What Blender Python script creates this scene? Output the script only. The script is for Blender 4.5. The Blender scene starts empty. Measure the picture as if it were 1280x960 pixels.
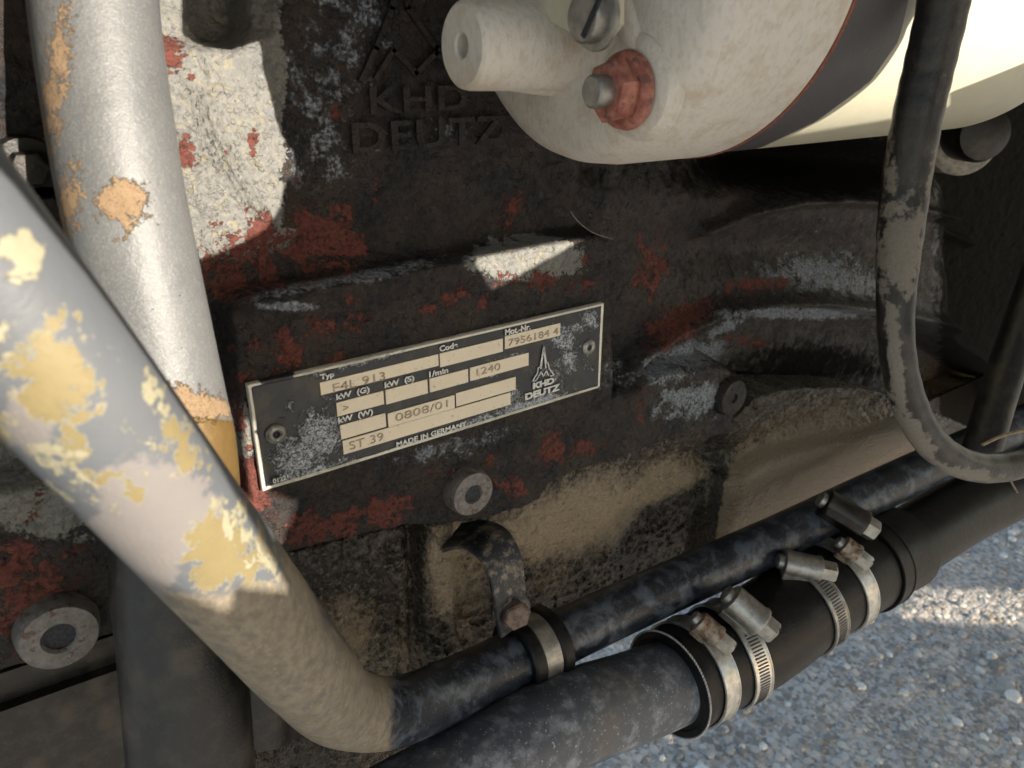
import bpy, bmesh, math, random
import numpy as np
from mathutils import Vector, Matrix
from mathutils.geometry import delaunay_2d_cdt

# ------------------------------------------------------------------ camera
CAM = np.array([-0.11957391, -0.19842977, 0.09908439])
YAW, PITCH = 0.62667907, 0.40245326
F = 961.0
cy, sy, cp, sp = math.cos(YAW), math.sin(YAW), math.cos(PITCH), math.sin(PITCH)
fwd = np.array([sy * cp, cy * cp, -sp]); rgt = np.array([cy, -sy, 0.0]); upv = np.cross(rgt, fwd)
M = np.array([rgt, upv, fwd])
S = bpy.context.scene
C = S.collection
cam_d = bpy.data.cameras.new('camera'); cam = bpy.data.objects.new('camera', cam_d); C.objects.link(cam)
cam.matrix_world = Matrix([[rgt[i], upv[i], -fwd[i], CAM[i]] for i in range(3)] + [[0, 0, 0, 1]])
cam_d.sensor_width = 36; cam_d.lens = 36 * F / 1280
cam_d.clip_start = 0.005; cam_d.clip_end = 200
cam_d.dof.use_dof = True; cam_d.dof.focus_distance = 0.26; cam_d.dof.aperture_fstop = 24
S.camera = cam

# ------------------------------------------------------------------ light
SUN_EL, SUN_AZ = math.radians(16), math.radians(-15)
sund = np.array([math.sin(SUN_AZ) * math.cos(SUN_EL), math.cos(SUN_AZ) * math.cos(SUN_EL), -math.sin(SUN_EL)])
sl = bpy.data.lights.new('sun', 'SUN'); sun = bpy.data.objects.new('sun', sl); C.objects.link(sun)
sl.energy = 5.0; sl.angle = math.radians(0.27); sl.color = (1.0, 0.90, 0.76)
sun.rotation_euler = Vector(sund).to_track_quat('-Z', 'Y').to_euler()
W = bpy.data.worlds.new('World'); S.world = W; W.use_nodes = True
wn = W.node_tree; bg = wn.nodes['Background']
sky = wn.nodes.new('ShaderNodeTexSky'); sky.sky_type = 'NISHITA'; sky.sun_disc = False
sky.sun_elevation = SUN_EL; sky.sun_rotation = math.pi + SUN_AZ
wn.links.new(sky.outputs[0], bg.inputs[0]); bg.inputs[1].default_value = 0.15
S.view_settings.view_transform = 'Standard'; S.view_settings.look = 'None'
S.view_settings.exposure = 1.32; S.view_settings.gamma = 1

# ------------------------------------------------------------------ picture geometry helpers
def at(px, py, Y=0.0):
    d = np.array([(px - 640) / F, (480 - py) / F, 1.0]) @ M
    return CAM + (Y - CAM[1]) / d[1] * d
def atz(px, py, Z=0.0):
    d = np.array([(px - 640) / F, (480 - py) / F, 1.0]) @ M
    return CAM + (Z - CAM[2]) / d[2] * d
def atd(px, py, D):
    return CAM + D * (np.array([(px - 640) / F, (480 - py) / F, 1.0]) @ M)
def proj(P):
    q = (np.asarray(P, float) - CAM) @ M.T
    z = np.maximum(q[..., 2], 1e-3)
    return np.stack([640 + F * q[..., 0] / z, 480 - F * q[..., 1] / z], -1)

# ------------------------------------------------------------------ numpy noise
_r = np.random.RandomState(7); LAT = _r.rand(256, 256)
def vnoise(x, z):
    xi = np.floor(x).astype(int); zi = np.floor(z).astype(int); fx = x - xi; fz = z - zi
    fx = fx * fx * (3 - 2 * fx); fz = fz * fz * (3 - 2 * fz)
    a = LAT[xi % 256, zi % 256]; b = LAT[(xi + 1) % 256, zi % 256]
    c = LAT[xi % 256, (zi + 1) % 256]; d = LAT[(xi + 1) % 256, (zi + 1) % 256]
    return (a * (1 - fx) + b * fx) * (1 - fz) + (c * (1 - fx) + d * fx) * fz
def fbm(x, z, s, o=4, g=.5):
    t = 0; a = 1; n = 0
    for k in range(o):
        t = t + a * vnoise(x * s + 17 * k, z * s + 31 * k); n += a; a *= g; s *= 2.03
    return t / n
def sstep(a, b, x):
    t = np.clip((x - a) / (b - a), 0, 1); return t * t * (3 - 2 * t)
def sdpoly(px, py, poly):
    """signed distance, negative inside"""
    d = np.full(px.shape, 1e18); s = np.ones(px.shape)
    n = len(poly)
    for i in range(n):
        ax, ay = poly[i]; bx, by = poly[i - 1]
        ex, ey = bx - ax, by - ay; wx, wy = px - ax, py - ay
        t = np.clip((wx * ex + wy * ey) / (ex * ex + ey * ey + 1e-18), 0, 1)
        d = np.minimum(d, (wx - ex * t) ** 2 + (wy - ey * t) ** 2)
        c1 = py >= ay; c2 = py < by; c3 = ex * wy > ey * wx
        fl = (c1 & c2 & c3) | (~c1 & ~c2 & ~c3)
        s = np.where(fl, -s, s)
    return s * np.sqrt(d)
def sdline(px, py, pts):
    d = np.full(px.shape, 1e18)
    for i in range(len(pts) - 1):
        ax, ay = pts[i]; bx, by = pts[i + 1]
        ex, ey = bx - ax, by - ay; wx, wy = px - ax, py - ay
        t = np.clip((wx * ex + wy * ey) / (ex * ex + ey * ey + 1e-18), 0, 1)
        d = np.minimum(d, (wx - ex * t) ** 2 + (wy - ey * t) ** 2)
    return np.sqrt(d)
def blobs(px, py, L):
    """sum of soft ellipses (x, y, rx, ry, angle_deg, weight)"""
    t = np.zeros(px.shape)
    for (x, y, rx, ry, a, w) in L:
        c, s = math.cos(math.radians(a)), math.sin(math.radians(a))
        u = ((px - x) * c + (py - y) * s) / rx; v = (-(px - x) * s + (py - y) * c) / ry
        t = np.maximum(t, w * np.exp(-(u * u + v * v) * .55))
    return t

# ------------------------------------------------------------------ materials
class G:
    def __init__(s, name):
        s.m = bpy.data.materials.new(name); s.m.use_nodes = True; s.t = s.m.node_tree
        s.b = s.t.nodes['Principled BSDF']; s.tc = s.t.nodes.new('ShaderNodeTexCoord')
        s.v = s.tc.outputs['Object']
    def n(s, ty, **kw):
        x = s.t.nodes.new('ShaderNode' + ty)
        for k, v in kw.items(): setattr(x, k, v)
        return x
    def put(s, sock, v):
        if hasattr(v, 'is_output'): s.t.links.new(v, sock)
        elif isinstance(v, tuple) and len(v) == 3 and sock.type == 'RGBA': sock.default_value = (*v, 1)
        else: sock.default_value = v
    def scale(s, sc):
        x = s.n('Mapping'); s.put(x.inputs[0], s.v); x.inputs['Scale'].default_value = sc; return x.outputs[0]
    def noise(s, sc, det=5, rough=.6, vec=None, dist=0.0):
        x = s.n('TexNoise'); s.put(x.inputs['Vector'], vec or s.v)
        x.inputs['Scale'].default_value = sc; x.inputs['Detail'].default_value = det
        x.inputs['Roughness'].default_value = rough; x.inputs['Distortion'].default_value = dist
        return x.outputs['Fac']
    def voro(s, sc, feat='F1', out='Distance', vec=None):
        x = s.n('TexVoronoi', feature=feat); s.put(x.inputs['Vector'], vec or s.v); x.inputs['Scale'].default_value = sc
        return x.outputs[out]
    def step(s, x, a, b, lo=0.0, hi=1.0):
        r = s.n('MapRange', interpolation_type='SMOOTHSTEP'); s.put(r.inputs[0], x)
        r.inputs[1].default_value = a; r.inputs[2].default_value = b; r.inputs[3].default_value = lo; r.inputs[4].default_value = hi
        return r.outputs[0]
    def math(s, op, a, b=0.0):
        x = s.n('Math', operation=op); s.put(x.inputs[0], a); s.put(x.inputs[1], b); return x.outputs[0]
    def mix(s, f, a, b):
        x = s.n('Mix', data_type='RGBA'); s.put(x.inputs[0], f); s.put(x.inputs[6], a); s.put(x.inputs[7], b); return x.outputs[2]
    def mixf(s, f, a, b):
        x = s.n('Mix', data_type='FLOAT'); s.put(x.inputs[0], f); s.put(x.inputs[2], a); s.put(x.inputs[3], b); return x.outputs[0]
    def field(s, ch):
        if not hasattr(s, 'at_'):
            a = s.n('Attribute'); a.attribute_name = 'wear_and_light'; sep = s.n('SeparateColor'); s.t.links.new(a.outputs['Color'], sep.inputs[0]); s.at_ = sep.outputs
        return s.at_[ch]
    def bump(s, h, dist, strength=1.0, prev=None):
        x = s.n('Bump'); s.put(x.inputs['Height'], h); x.inputs['Distance'].default_value = dist; x.inputs['Strength'].default_value = strength
        if prev: s.t.links.new(prev, x.inputs['Normal'])
        return x.outputs[0]
    def done(s, col, rough=.5, metal=0.0, normal=None, spec=None, coat=None):
        s.put(s.b.inputs['Base Color'], col); s.put(s.b.inputs['Roughness'], rough); s.put(s.b.inputs['Metallic'], metal)
        if normal: s.t.links.new(normal, s.b.inputs['Normal'])
        if spec is not None: s.b.inputs['Specular IOR Level'].default_value = spec
        if coat: s.b.inputs['Coat Weight'].default_value = coat; s.b.inputs['Coat Roughness'].default_value = .25
        return s.m

def m_block():
    g = G('peeling_engine_paint')
    n1 = g.noise(150, 8, .66, dist=.5); n2 = g.noise(900, 5, .65); n3 = g.noise(60, 5, .6)
    nn = g.math('ADD', g.math('MULTIPLY', n1, .7), g.math('MULTIPLY', n2, .3))
    base = g.mix(g.step(n3, .35, .65), (.013, .014, .018), (.038, .031, .027))
    base = g.mix(g.step(g.noise(420, 5, .7), .45, .7, 0, .6), base, (.065, .043, .032))
    base = g.mix(g.step(n2, .56, .72, 0, .45), base, (.06, .072, .095))
    # silver paint film
    sil = g.mix(n3, (.15, .153, .155), (.24, .238, .22)); sil = g.mix(g.step(g.noise(90, 7, .7), .48, .66, 0, .4), sil, (.13, .137, .145)); sil = g.mix(g.step(n2, .5, .7, 0, .6), sil, (.30, .295, .27))
    sil = g.mix(g.step(g.noise(260, 4, .6, dist=1.5), .52, .68, 0, .55), sil, (.30, .265, .17))
    slate = g.mix(n2, (.055, .07, .095), (.12, .145, .18))
    m_sil = g.step(g.math('ADD', g.field(1), g.math('MULTIPLY', g.math('SUBTRACT', nn, .5), 1.1)), .48, .52)
    # red primer exposed
    red = g.mix(n2, (.085, .028, .023), (.20, .060, .044))
    red = g.mix(g.step(g.noise(700, 5, .75), .50, .60, 0, .85), red, (.038, .022, .019))
    m_red = g.step(g.math('ADD', g.field(0), g.math('MULTIPLY', g.math('SUBTRACT', nn, .5), 2.8)), .54, .58)
    m_sc = g.step(g.math('ADD', g.field(2), g.math('MULTIPLY', g.math('SUBTRACT', nn, .5), 2.2)), .42, .72)
    c = g.mix(m_sil, base, sil)
    c = g.mix(g.math('MULTIPLY', m_sc, .8), c, g.mix(g.step(n2, .35, .65), (.09, .115, .155), (.38, .42, .46)))
    c = g.mix(m_red, c, red)
    # dark rims round each flake
    e = g.math('MULTIPLY', m_red, g.math('SUBTRACT', 1.0, m_red)); e = g.math('MINIMUM', g.math('MULTIPLY', e, 4.0), 1.0)
    c = g.mix(g.math('MULTIPLY', e, .7), c, (.02, .018, .018))
    h = g.math('SUBTRACT', g.math('MULTIPLY', m_sil, .35), g.math('MULTIPLY', m_red, .5))
    wr = g.math('MULTIPLY', g.voro(520, 'SMOOTH_F1', vec=g.scale((1, 1, 1))), g.math('ADD', g.math('MULTIPLY', g.field(1), .8), .12))
    gr = g.n('Attribute'); gr.attribute_name = 'black'; gm = g.step(g.math('ADD', gr.outputs['Fac'], g.math('MULTIPLY', g.math('SUBTRACT', n1, .5), .9)), .35, .65); c = g.mix(gm, c, g.mix(g.step(n2, .5, .75), (.005, .0045, .004), (.028, .021, .014)))
    b = g.bump(h, .0010, 1.0); b = g.bump(wr, .0011, .8, b); b = g.bump(g.noise(1300, 6, .75), .0006, 1.0, b); b = g.bump(g.step(g.noise(480, 4, .6), .52, .62), .0005, .8, b); b = g.bump(n1, .0012, .6, b)
    rough = g.mixf(m_red, g.mixf(g.step(n1, .4, .6), .22, .55), .75)
    rough = g.mixf(gm, rough, .8); g.put(g.b.inputs['Specular IOR Level'], g.mixf(gm, .3, .08))
    return g.done(c, rough, 0.0, b)

def m_sump():
    g = G('oily_sump_casting')
    n1 = g.noise(420, 6, .65); n2 = g.noise(90, 5, .6); n3 = g.noise(1500, 4, .6)
    oil = g.mix(g.step(n1, .35, .7), (.014, .011, .008), (.075, .056, .036))
    dust = g.mix(n3, (.30, .23, .15), (.60, .48, .33))
    m = g.step(g.math('ADD', g.field(0), g.math('MULTIPLY', g.math('SUBTRACT', g.math('ADD', g.math('MULTIPLY', n1, .6), g.math('MULTIPLY', n2, .4)), .5), 1.3)), .3, .7)
    c = g.mix(m, oil, dust)
    c = g.mix(g.step(g.noise(1100, 3, .6), .64, .7, 0, .8), c, (.05, .04, .03))
    b = g.bump(g.noise(620, 4, .55), .0050, 1.0); b = g.bump(n3, .0006, .8, b)
    return g.done(c, g.mixf(m, g.mixf(n1, .12, .35), g.mixf(n1, .28, .7)), 0.0, b, coat=.35)

def m_silverpipe():
    g = G('silver_painted_pipe')
    n1 = g.noise(300, 6, .65); n2 = g.noise(2200, 3, .6); n3 = g.noise(60, 4, .6)
    c = g.mix(n3, (.085, .09, .098), (.14, .143, .146)); c = g.mix(g.step(n2, .45, .75, 0, .5), c, (.24, .24, .225))
    rust = g.mix(n1, (.13, .085, .045), (.27, .19, .115)); rust = g.mix(g.step(n2, .5, .62, 0, .6), rust, (.09, .055, .035))
    m = g.step(g.math('ADD', g.field(0), g.math('MULTIPLY', g.math('SUBTRACT', g.math('ADD', g.math('MULTIPLY', n1, .5), g.math('MULTIPLY', g.noise(900, 5, .7), .5)), .5), 1.8)), .47, .56)
    oc = g.step(g.field(1), .35, .6)
    c = g.mix(m, c, rust); c = g.mix(oc, c, g.mix(n1, (.085, .05, .014), (.16, .10, .032)))
    b = g.bump(n2, .00010, .8); b = g.bump(g.noise(260, 4, .6), .0003, .8, b); b = g.bump(m, .0005, .9, b)
    return g.done(c, g.mixf(m, g.mixf(n3, .42, .62), .9), g.mixf(m, .2, 0.0), b)

def m_fgpipe():
    g = G('flaking_layered_paint')
    n1 = g.noise(210, 8, .68, dist=.4); n2 = g.noise(1200, 4, .6); n3 = g.noise(70, 4, .6)
    nn = g.math('SUBTRACT', g.math('ADD', g.math('MULTIPLY', n1, .75), g.math('MULTIPLY', g.noise(600, 4, .6), .25)), .5)
    blue = g.mix(n3, (.075, .083, .097), (.112, .120, .132))
    mauve = g.mix(n3, (.145, .135, .135), (.185, .172, .168))
    c = g.mix(g.step(g.math('ADD', g.field(2), nn), .45, .55), blue, mauve)
    pale = g.mix(n2, (.20, .188, .13), (.31, .29, .205)); yel = g.mix(n1, (.15, .118, .055), (.205, .168, .085))
    my = g.step(g.math('ADD', g.field(0), g.math('MULTIPLY', nn, 2.4)), .52, .55)
    mp = g.step(g.math('ADD', g.field(1), g.math('MULTIPLY', nn, 2.8)), .52, .60)
    hal = g.step(g.math('ADD', g.field(0), g.math('MULTIPLY', nn, 2.4)), .47, .51)
    c = g.mix(hal, c, pale); c = g.mix(my, c, yel); c = g.mix(mp, c, pale)
    # black painted and dirty towards the horizontal run (alpha channel of the wear field)
    a = g.n('Attribute'); a.attribute_name = 'black'
    k = g.math('ADD', a.outputs['Fac'], g.math('MULTIPLY', nn, .9))
    sc_ = g.noise(420, 5, .7, vec=g.scale((1, 1, .7))); dirt = g.mix(g.step(sc_, .35, .65), (.17, .145, .108), (.27, .228, .170)); dirt = g.mix(g.step(n2, .62, .7, 0, .6), dirt, (.46, .41, .32))
    c = g.mix(g.step(k, .2, .42), c, dirt)
    blk = g.mix(g.step(g.noise(110, 6, .65, dist=.4), .46, .62, 0, .75), (.013, .017, .025), (.10, .125, .165)); blk = g.mix(g.step(n2, .58, .72, 0, .6), blk, (.20, .22, .25))
    mb = g.step(k, .55, .85); c = g.mix(mb, c, blk)
    h = g.math('SUBTRACT', g.math('MULTIPLY', mp, .3), g.math('MULTIPLY', my, .4))
    b = g.bump(h, .0003, .8); b = g.bump(n2, .0002, .6, b)
    return g.done(c, g.mixf(mb, .5, .3), 0.0, b)

def m_blackpipe(name='scuffed_black_paint', lo=(.012, .014, .019), hi=(.15, .165, .19), amt=.6, rough=(.3, .6), sc=140):
    g = G(name)
    n1 = g.noise(sc, 6, .65); n2 = g.noise(sc * 7, 4, .65); n3 = g.noise(sc * .4, 3, .5)
    c = g.mix(g.step(n1, .46, .70, 0, amt), lo, hi); c = g.mix(g.step(n2, .6, .72, 0, amt), c, tuple(x * 1.7 for x in hi))
    c = g.mix(g.step(n3, .5, .75, 0, .35), c, (.13, .10, .07))
    b = g.bump(n2, .00025, .7)
    return g.done(c, g.mixf(n1, rough[0], rough[1]), 0.0, b)

def m_cast():
    g = G('weathered_cast_aluminium')
    n1 = g.noise(160, 5, .6); n2 = g.noise(1500, 4, .7); n3 = g.noise(50, 4, .5)
    sp_ = g.noise(700, 4, .7, vec=g.scale((1, 1, .45)))
    c = g.mix(n3, (.62, .595, .55), (.76, .73, .67)); c = g.mix(g.step(sp_, .46, .68, 0, .55), c, (.50, .48, .44)); c = g.mix(g.step(g.noise(110, 6, .7), .50, .66, 0, .4), c, (.52, .42, .29))
    c = g.mix(g.step(n2, .56, .7, 0, .6), c, (.66, .60, .50)); c = g.mix(g.step(n1, .52, .68, 0, .3), c, (.48, .36, .21))
    rst = g.step(g.math('ADD', g.field(0), g.math('MULTIPLY', g.math('SUBTRACT', n1, .5), 1.0)), .5, .7, 0, .85)
    c = g.mix(rst, c, g.mix(n2, (.30, .15, .06), (.42, .22, .09)))
    b = g.bump(n2, .0003, .7); b = g.bump(sp_, .0005, .5, b)
    return g.done(c, .62, .15, b)

def m_simple(name, c1, c2, sc=300, rough=.5, metal=0.0, bump=.0002, det=5, spot=None):
    g = G(name)
    n1 = g.noise(sc, det, .65); n2 = g.noise(sc * 5, 4, .6)
    c = g.mix(g.step(n1, .35, .65), c1, c2)
    if spot: c = g.mix(g.step(g.noise(sc * .6, 5, .7), .54, .62, 0, .85), c, spot)
    b = g.bump(n2, bump, .8); b = g.bump(n1, bump * 2, .5, b)
    return g.done(c, g.mixf(n1, rough * .75, min(1, rough * 1.25)), metal, b)

def m_plate():
    g = G('corroded_printed_plate')
    n1 = g.noise(330, 6, .65, dist=.8); n2 = g.noise(1600, 5, .7); n3 = g.noise(120, 4, .6)
    blk = g.mix(g.step(n3, .45, .65), (.016, .019, .026), (.045, .043, .032))
    worn = g.mix(g.step(g.noise(900, 6, .75, dist=1.2), .42, .60), (.05, .06, .075), (.50, .53, .57))
    m = g.step(g.math('ADD', g.field(0), g.math('MULTIPLY', g.math('SUBTRACT', g.math('ADD', g.math('MULTIPLY', n1, .6), g.math('MULTIPLY', n2, .4)), .5), 2.2)), .47, .72)
    c = g.mix(m, blk, worn)
    rim = g.step(g.math('ADD', g.field(1), g.math('MULTIPLY', g.math('SUBTRACT', n1, .5), .7)), .5, .6)
    c = g.mix(rim, c, g.mix(n2, (.52, .50, .42), (.82, .80, .70)))
    b = g.bump(m, .0002, .8); b = g.bump(n2, .00015, .7, b)
    return g.done(c, g.mixf(m, .35, .6), g.mixf(rim, 0.0, .3), b)

def m_field():
    g = G('bare_label_field')
    n1 = g.noise(120, 5, .6); n2 = g.noise(2600, 3, .6)
    c = g.mix(n1, (.70, .62, .48), (.80, .72, .57)); c = g.mix(g.step(g.noise(800, 4, .7), .60, .68, 0, .6), c, (.36, .29, .2))
    c = g.mix(g.step(n2, .70, .75, 0, .8), c, (.08, .06, .05))
    return g.done(c, .45, .15, g.bump(n2, .0001, .5))

def m_asphalt():
    g = G('coarse_asphalt')
    v = g.voro(95, 'F1', 'Color'); d = g.voro(95, 'F1', 'Distance'); sep = g.n('SeparateColor'); g.t.links.new(v, sep.inputs[0])
    v2 = g.voro(260, 'F1', 'Color'); sep2 = g.n('SeparateColor'); g.t.links.new(v2, sep2.inputs[0])
    n = g.noise(700, 4, .6)
    stone = g.mix(sep.outputs[0], (.21, .18, .145), (.60, .53, .44)); fine = g.mix(sep2.outputs[1], (.18, .155, .125), (.52, .455, .38))
    c = g.mix(g.step(d, .38, .5), stone, fine); c = g.mix(g.step(sep2.outputs[0], .86, .9, 0, .9), c, (.45, .44, .42))
    c = g.mix(g.step(n, .55, .75, 0, .5), c, (.10, .10, .10))
    b = g.bump(g.math('MULTIPLY', d, -1.0), .003, .8); b = g.bump(g.voro(260), .0012, .8, b)
    return g.done(c, .75, 0.0, b)

def m_loophose():
    g = G('looped_hose_dust_and_highlight'); n1 = g.noise(300, 6, .65); n2 = g.noise(1500, 4, .6)
    c = g.mix(g.step(n1, .4, .7), (.008, .008, .009), (.03, .026, .023))
    m = g.step(g.math('ADD', g.field(0), g.math('MULTIPLY', g.math('SUBTRACT', n1, .5), 1.6)), .42, .66)
    c = g.mix(m, c, g.mix(n2, (.10, .092, .08), (.24, .215, .18)))  # dust tone, also used for a warm highlight painted on the lower bend
    return g.done(c, g.mixf(m, .3, .6), 0.0, g.bump(n2, .0002, .7))
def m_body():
    g = G('cream_steel_with_painted_shade'); n1 = g.noise(120, 6, .65); n2 = g.noise(900, 4, .6)
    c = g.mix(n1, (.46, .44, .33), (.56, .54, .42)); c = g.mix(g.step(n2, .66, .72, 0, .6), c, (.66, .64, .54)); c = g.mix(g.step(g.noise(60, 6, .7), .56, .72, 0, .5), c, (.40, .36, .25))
    c = g.mix(g.step(g.math('ADD', g.field(0), g.math('MULTIPLY', g.math('SUBTRACT', n2, .5), .3)), .35, .65), c, g.mix(n2, (.05, .05, .056), (.09, .085, .09)))  # shadow band beside the seam, painted into the body colour
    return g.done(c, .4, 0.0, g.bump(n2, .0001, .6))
MB, MSU, MVP, MFG = m_block(), m_sump(), m_silverpipe(), m_fgpipe()
MBP = m_blackpipe(); MCA = m_cast(); MPL = m_plate(); MFI = m_field(); MAS = m_asphalt()
MLP = m_blackpipe('scuffed_grey_blue_pipe', (.06, .073, .095), (.27, .30, .34), .8, (.35, .6), 110)
MRU = m_simple('black_rubber', (.004, .004, .005), (.010, .0095, .010), 200, .38, 0, .0002)
MRUB = m_blackpipe('dusty_black_hose', (.007, .007, .008), (.04, .036, .032), .6, (.25, .5), 200)
MCRM = m_simple('cream_painted_steel', (.50, .48, .36), (.58, .56, .44), 120, .38, 0, .0001, spot=None)
MRU.node_tree.nodes['Principled BSDF'].inputs['Specular IOR Level'].default_value = .28
MST = m_simple('dull_zinc_steel', (.24, .235, .22), (.38, .37, .345), 220, .38, .7, .00008)
MRC = m_simple('rust_tinged_steel', (.15, .085, .055), (.36, .32, .26), 330, .5, .5, .0002)
MBAND = m_simple('stainless_band', (.46, .46, .44), (.66, .65, .61), 300, .34, .85, .0001)
MRST = m_simple('rusty_primer_nut', (.26, .085, .065), (.44, .19, .14), 350, .7, 0, .0003, spot=(.13, .075, .06))
MBOSS = m_simple('machined_boss_face', (.14, .135, .13), (.22, .21, .20), 500, .5, .4, .0003, spot=(.10, .055, .04))
MHOLE = m_simple('dark_threads', (.02, .022, .03), (.05, .055, .07), 900, .4, .4, .0003)
MWHT = m_simple('white_print', (.66, .67, .66), (.80, .80, .78), 2500, .5, 0, .00005, spot=(.16, .17, .19))
MSTAMP = m_simple('stamped_mark', (.30, .235, .165), (.50, .41, .31), 1400, .6, .0, .0001)
MRED = m_simple('copper_gasket_edge', (.16, .05, .03), (.30, .10, .05), 900, .7, 0, .0002)
MBRK = m_blackpipe('chipped_bracket_paint', (.009, .013, .021), (.24, .20, .15), .95, (.3, .6), 260)
MORING = m_simple('grey_collar', (.20, .19, .16), (.36, .33, .28), 400, .6, .2, .0003)
MMASK = m_simple('sun_mask_sheet', (.24, .21, .16), (.30, .26, .20), 100, .55, 0, .0001)  # sheet for the added sun masks
MSTRAW = m_simple('dry_straw', (.20, .15, .09), (.34, .27, .17), 800, .7)
MZIP = m_simple('braided_edge', (.35, .35, .36), (.6, .6, .6), 3000, .5, .3, .0002)
MDARK = m_blackpipe('grimy_black_casting', (.005, .0045, .004), (.035, .027, .02), .7, (.2, .5), 200)

# ------------------------------------------------------------------ object helpers
def thing(name, label, cat, loc=(0, 0, 0), group=None):
    o = bpy.data.objects.new(name, None); C.objects.link(o); o.location = loc; o.empty_display_size = .01
    o['label'] = label; o['category'] = cat
    if group: o['group'] = group
    return o
def tag(o, label, cat, group=None):
    o['label'] = label; o['category'] = cat
    if group: o['group'] = group
    return o
def mesh(name, V, Fc, mat, parent=None, smooth=True, ang=35):
    V = np.asarray(V, float); loc = Vector((0, 0, 0)) if parent is None else world_loc(parent)
    me = bpy.data.meshes.new(name); me.from_pydata((V - np.array(loc)).tolist(), [], Fc); me.materials.append(mat)
    if smooth:
        me.polygons.foreach_set('use_smooth', [True] * len(me.polygons)); me.set_sharp_from_angle(angle=math.radians(ang))
    me.validate(); me.update()
    o = bpy.data.objects.new(name, me); C.objects.link(o)
    if parent is not None: o.parent = parent
    return o
def world_loc(o):
    v = Vector(o.location)
    while o.parent: o = o.parent; v += o.location
    return v
def wear_and_light(o, fn, name='wear_and_light'):
    me = o.data; n = len(me.vertices); co = np.empty(n * 3); me.vertices.foreach_get('co', co)
    co = co.reshape(-1, 3) + np.array(world_loc(o)); pp = proj(co)
    r = fn(pp[:, 0], pp[:, 1], co)
    if name == 'wear_and_light':
        a = me.attributes.new('wear_and_light', 'FLOAT_COLOR', 'POINT'); z = np.zeros(n)
        arr = np.stack([*(list(r) + [z] * (3 - len(r))), z + 1], 1); a.data.foreach_set('color', arr.ravel().astype(np.float32))
    else:
        a = me.attributes.new(name, 'FLOAT', 'POINT'); a.data.foreach_set('value', r.astype(np.float32))
def frames(P):
    P = np.asarray(P); T = np.gradient(P, axis=0); T /= np.linalg.norm(T, axis=1)[:, None]
    n = np.cross(T[0], [0, 0, 1.0]); n = n / np.linalg.norm(n) if np.linalg.norm(n) > .1 else np.array([1., 0, 0]); N = []
    for t in T:
        n = n - t * (n @ t); n /= np.linalg.norm(n); N.append(n)
    N = np.array(N); return T, N, np.cross(T, N)
def catmull(P, k=12):
    P = [np.asarray(p, float) for p in P]; P = [2 * P[0] - P[1]] + P + [2 * P[-1] - P[-2]]; o = []
    for i in range(1, len(P) - 2):
        for j in range(k):
            t = j / k; a, b, c, d = P[i - 1:i + 3]
            o.append(.5 * (2 * b + (c - a) * t + (2 * a - 5 * b + 4 * c - d) * t * t + (3 * b - a - 3 * c + d) * t ** 3))
    o.append(P[-2]); return np.array(o)
def tube_mesh(P, R, seg=48, caps=True, lump=0.0):
    P = np.asarray(P); n = len(P); R = np.broadcast_to(R, (n,)).astype(float); T, N, B = frames(P)
    a = np.linspace(0, 2 * np.pi, seg, endpoint=False)
    rr = R[:, None] * np.ones(seg)[None]
    if lump: rr = rr * (1 + lump * (fbm(np.arange(n)[:, None] * .25 + 0 * a, 4 + 2.5 * np.cos(a)[None] + 0 * R[:, None], .8, 4) - .5))
    V = (P[:, None] + rr[..., None] * (np.cos(a)[None, :, None] * N[:, None] + np.sin(a)[None, :, None] * B[:, None])).reshape(-1, 3)
    Fc = [(i * seg + j, i * seg + (j + 1) % seg, (i + 1) * seg + (j + 1) % seg, (i + 1) * seg + j) for i in range(n - 1) for j in range(seg)]
    if caps: Fc += [tuple(range(seg))[::-1], tuple((n - 1) * seg + j for j in range(seg))]
    return V, Fc
def tube(name, P, R, mat, parent=None, seg=48, caps=True, lump=0.0):
    return mesh(name, *tube_mesh(P, R, seg, caps, lump), mat, parent)
def basis(ax):
    ax = np.asarray(ax, float); ax = ax / np.linalg.norm(ax)
    u = np.cross(ax, [0, 0, 1.0]); u = u if np.linalg.norm(u) > .1 else np.cross(ax, [0, 1.0, 0]); u /= np.linalg.norm(u)
    return ax, u, np.cross(ax, u)
def lathe(name, o, ax, prof, mat, parent=None, seg=48, phase=0.0, ang=35, close=False):
    """prof: (distance along axis, radius)"""
    ax, u, v = basis(ax); o = np.asarray(o, float); a = np.linspace(0, 2 * np.pi, seg, endpoint=False) + phase
    V = []
    for (t, r) in prof:
        for q in a: V.append(o + ax * t + r * (u * math.cos(q) + v * math.sin(q)))
    n = len(prof)
    Fc = [(i * seg + j, i * seg + (j + 1) % seg, (i + 1) * seg + (j + 1) % seg, (i + 1) * seg + j) for i in range(n - 1) for j in range(seg)]
    if close: Fc += [((n - 1) * seg + j, (n - 1) * seg + (j + 1) % seg, (j + 1) % seg, j) for j in range(seg)]
    else: Fc += [tuple(range(seg))[::-1], tuple((n - 1) * seg + j for j in range(seg))]
    return mesh(name, V, Fc, mat, parent, ang=ang)
def ring(name, o, ax, r0, r1, w, mat, parent=None, seg=72, bev=.0003):
    """flat ring (annulus of width w along the axis)"""
    p = [(-w / 2 + bev, r0), (-w / 2, r0 + bev), (-w / 2, r1 - bev), (-w / 2 + bev, r1), (w / 2 - bev, r1), (w / 2, r1 - bev), (w / 2, r0 + bev), (w / 2 - bev, r0)]
    return lathe(name, o, ax, p, mat, parent, seg, close=True)
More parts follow.
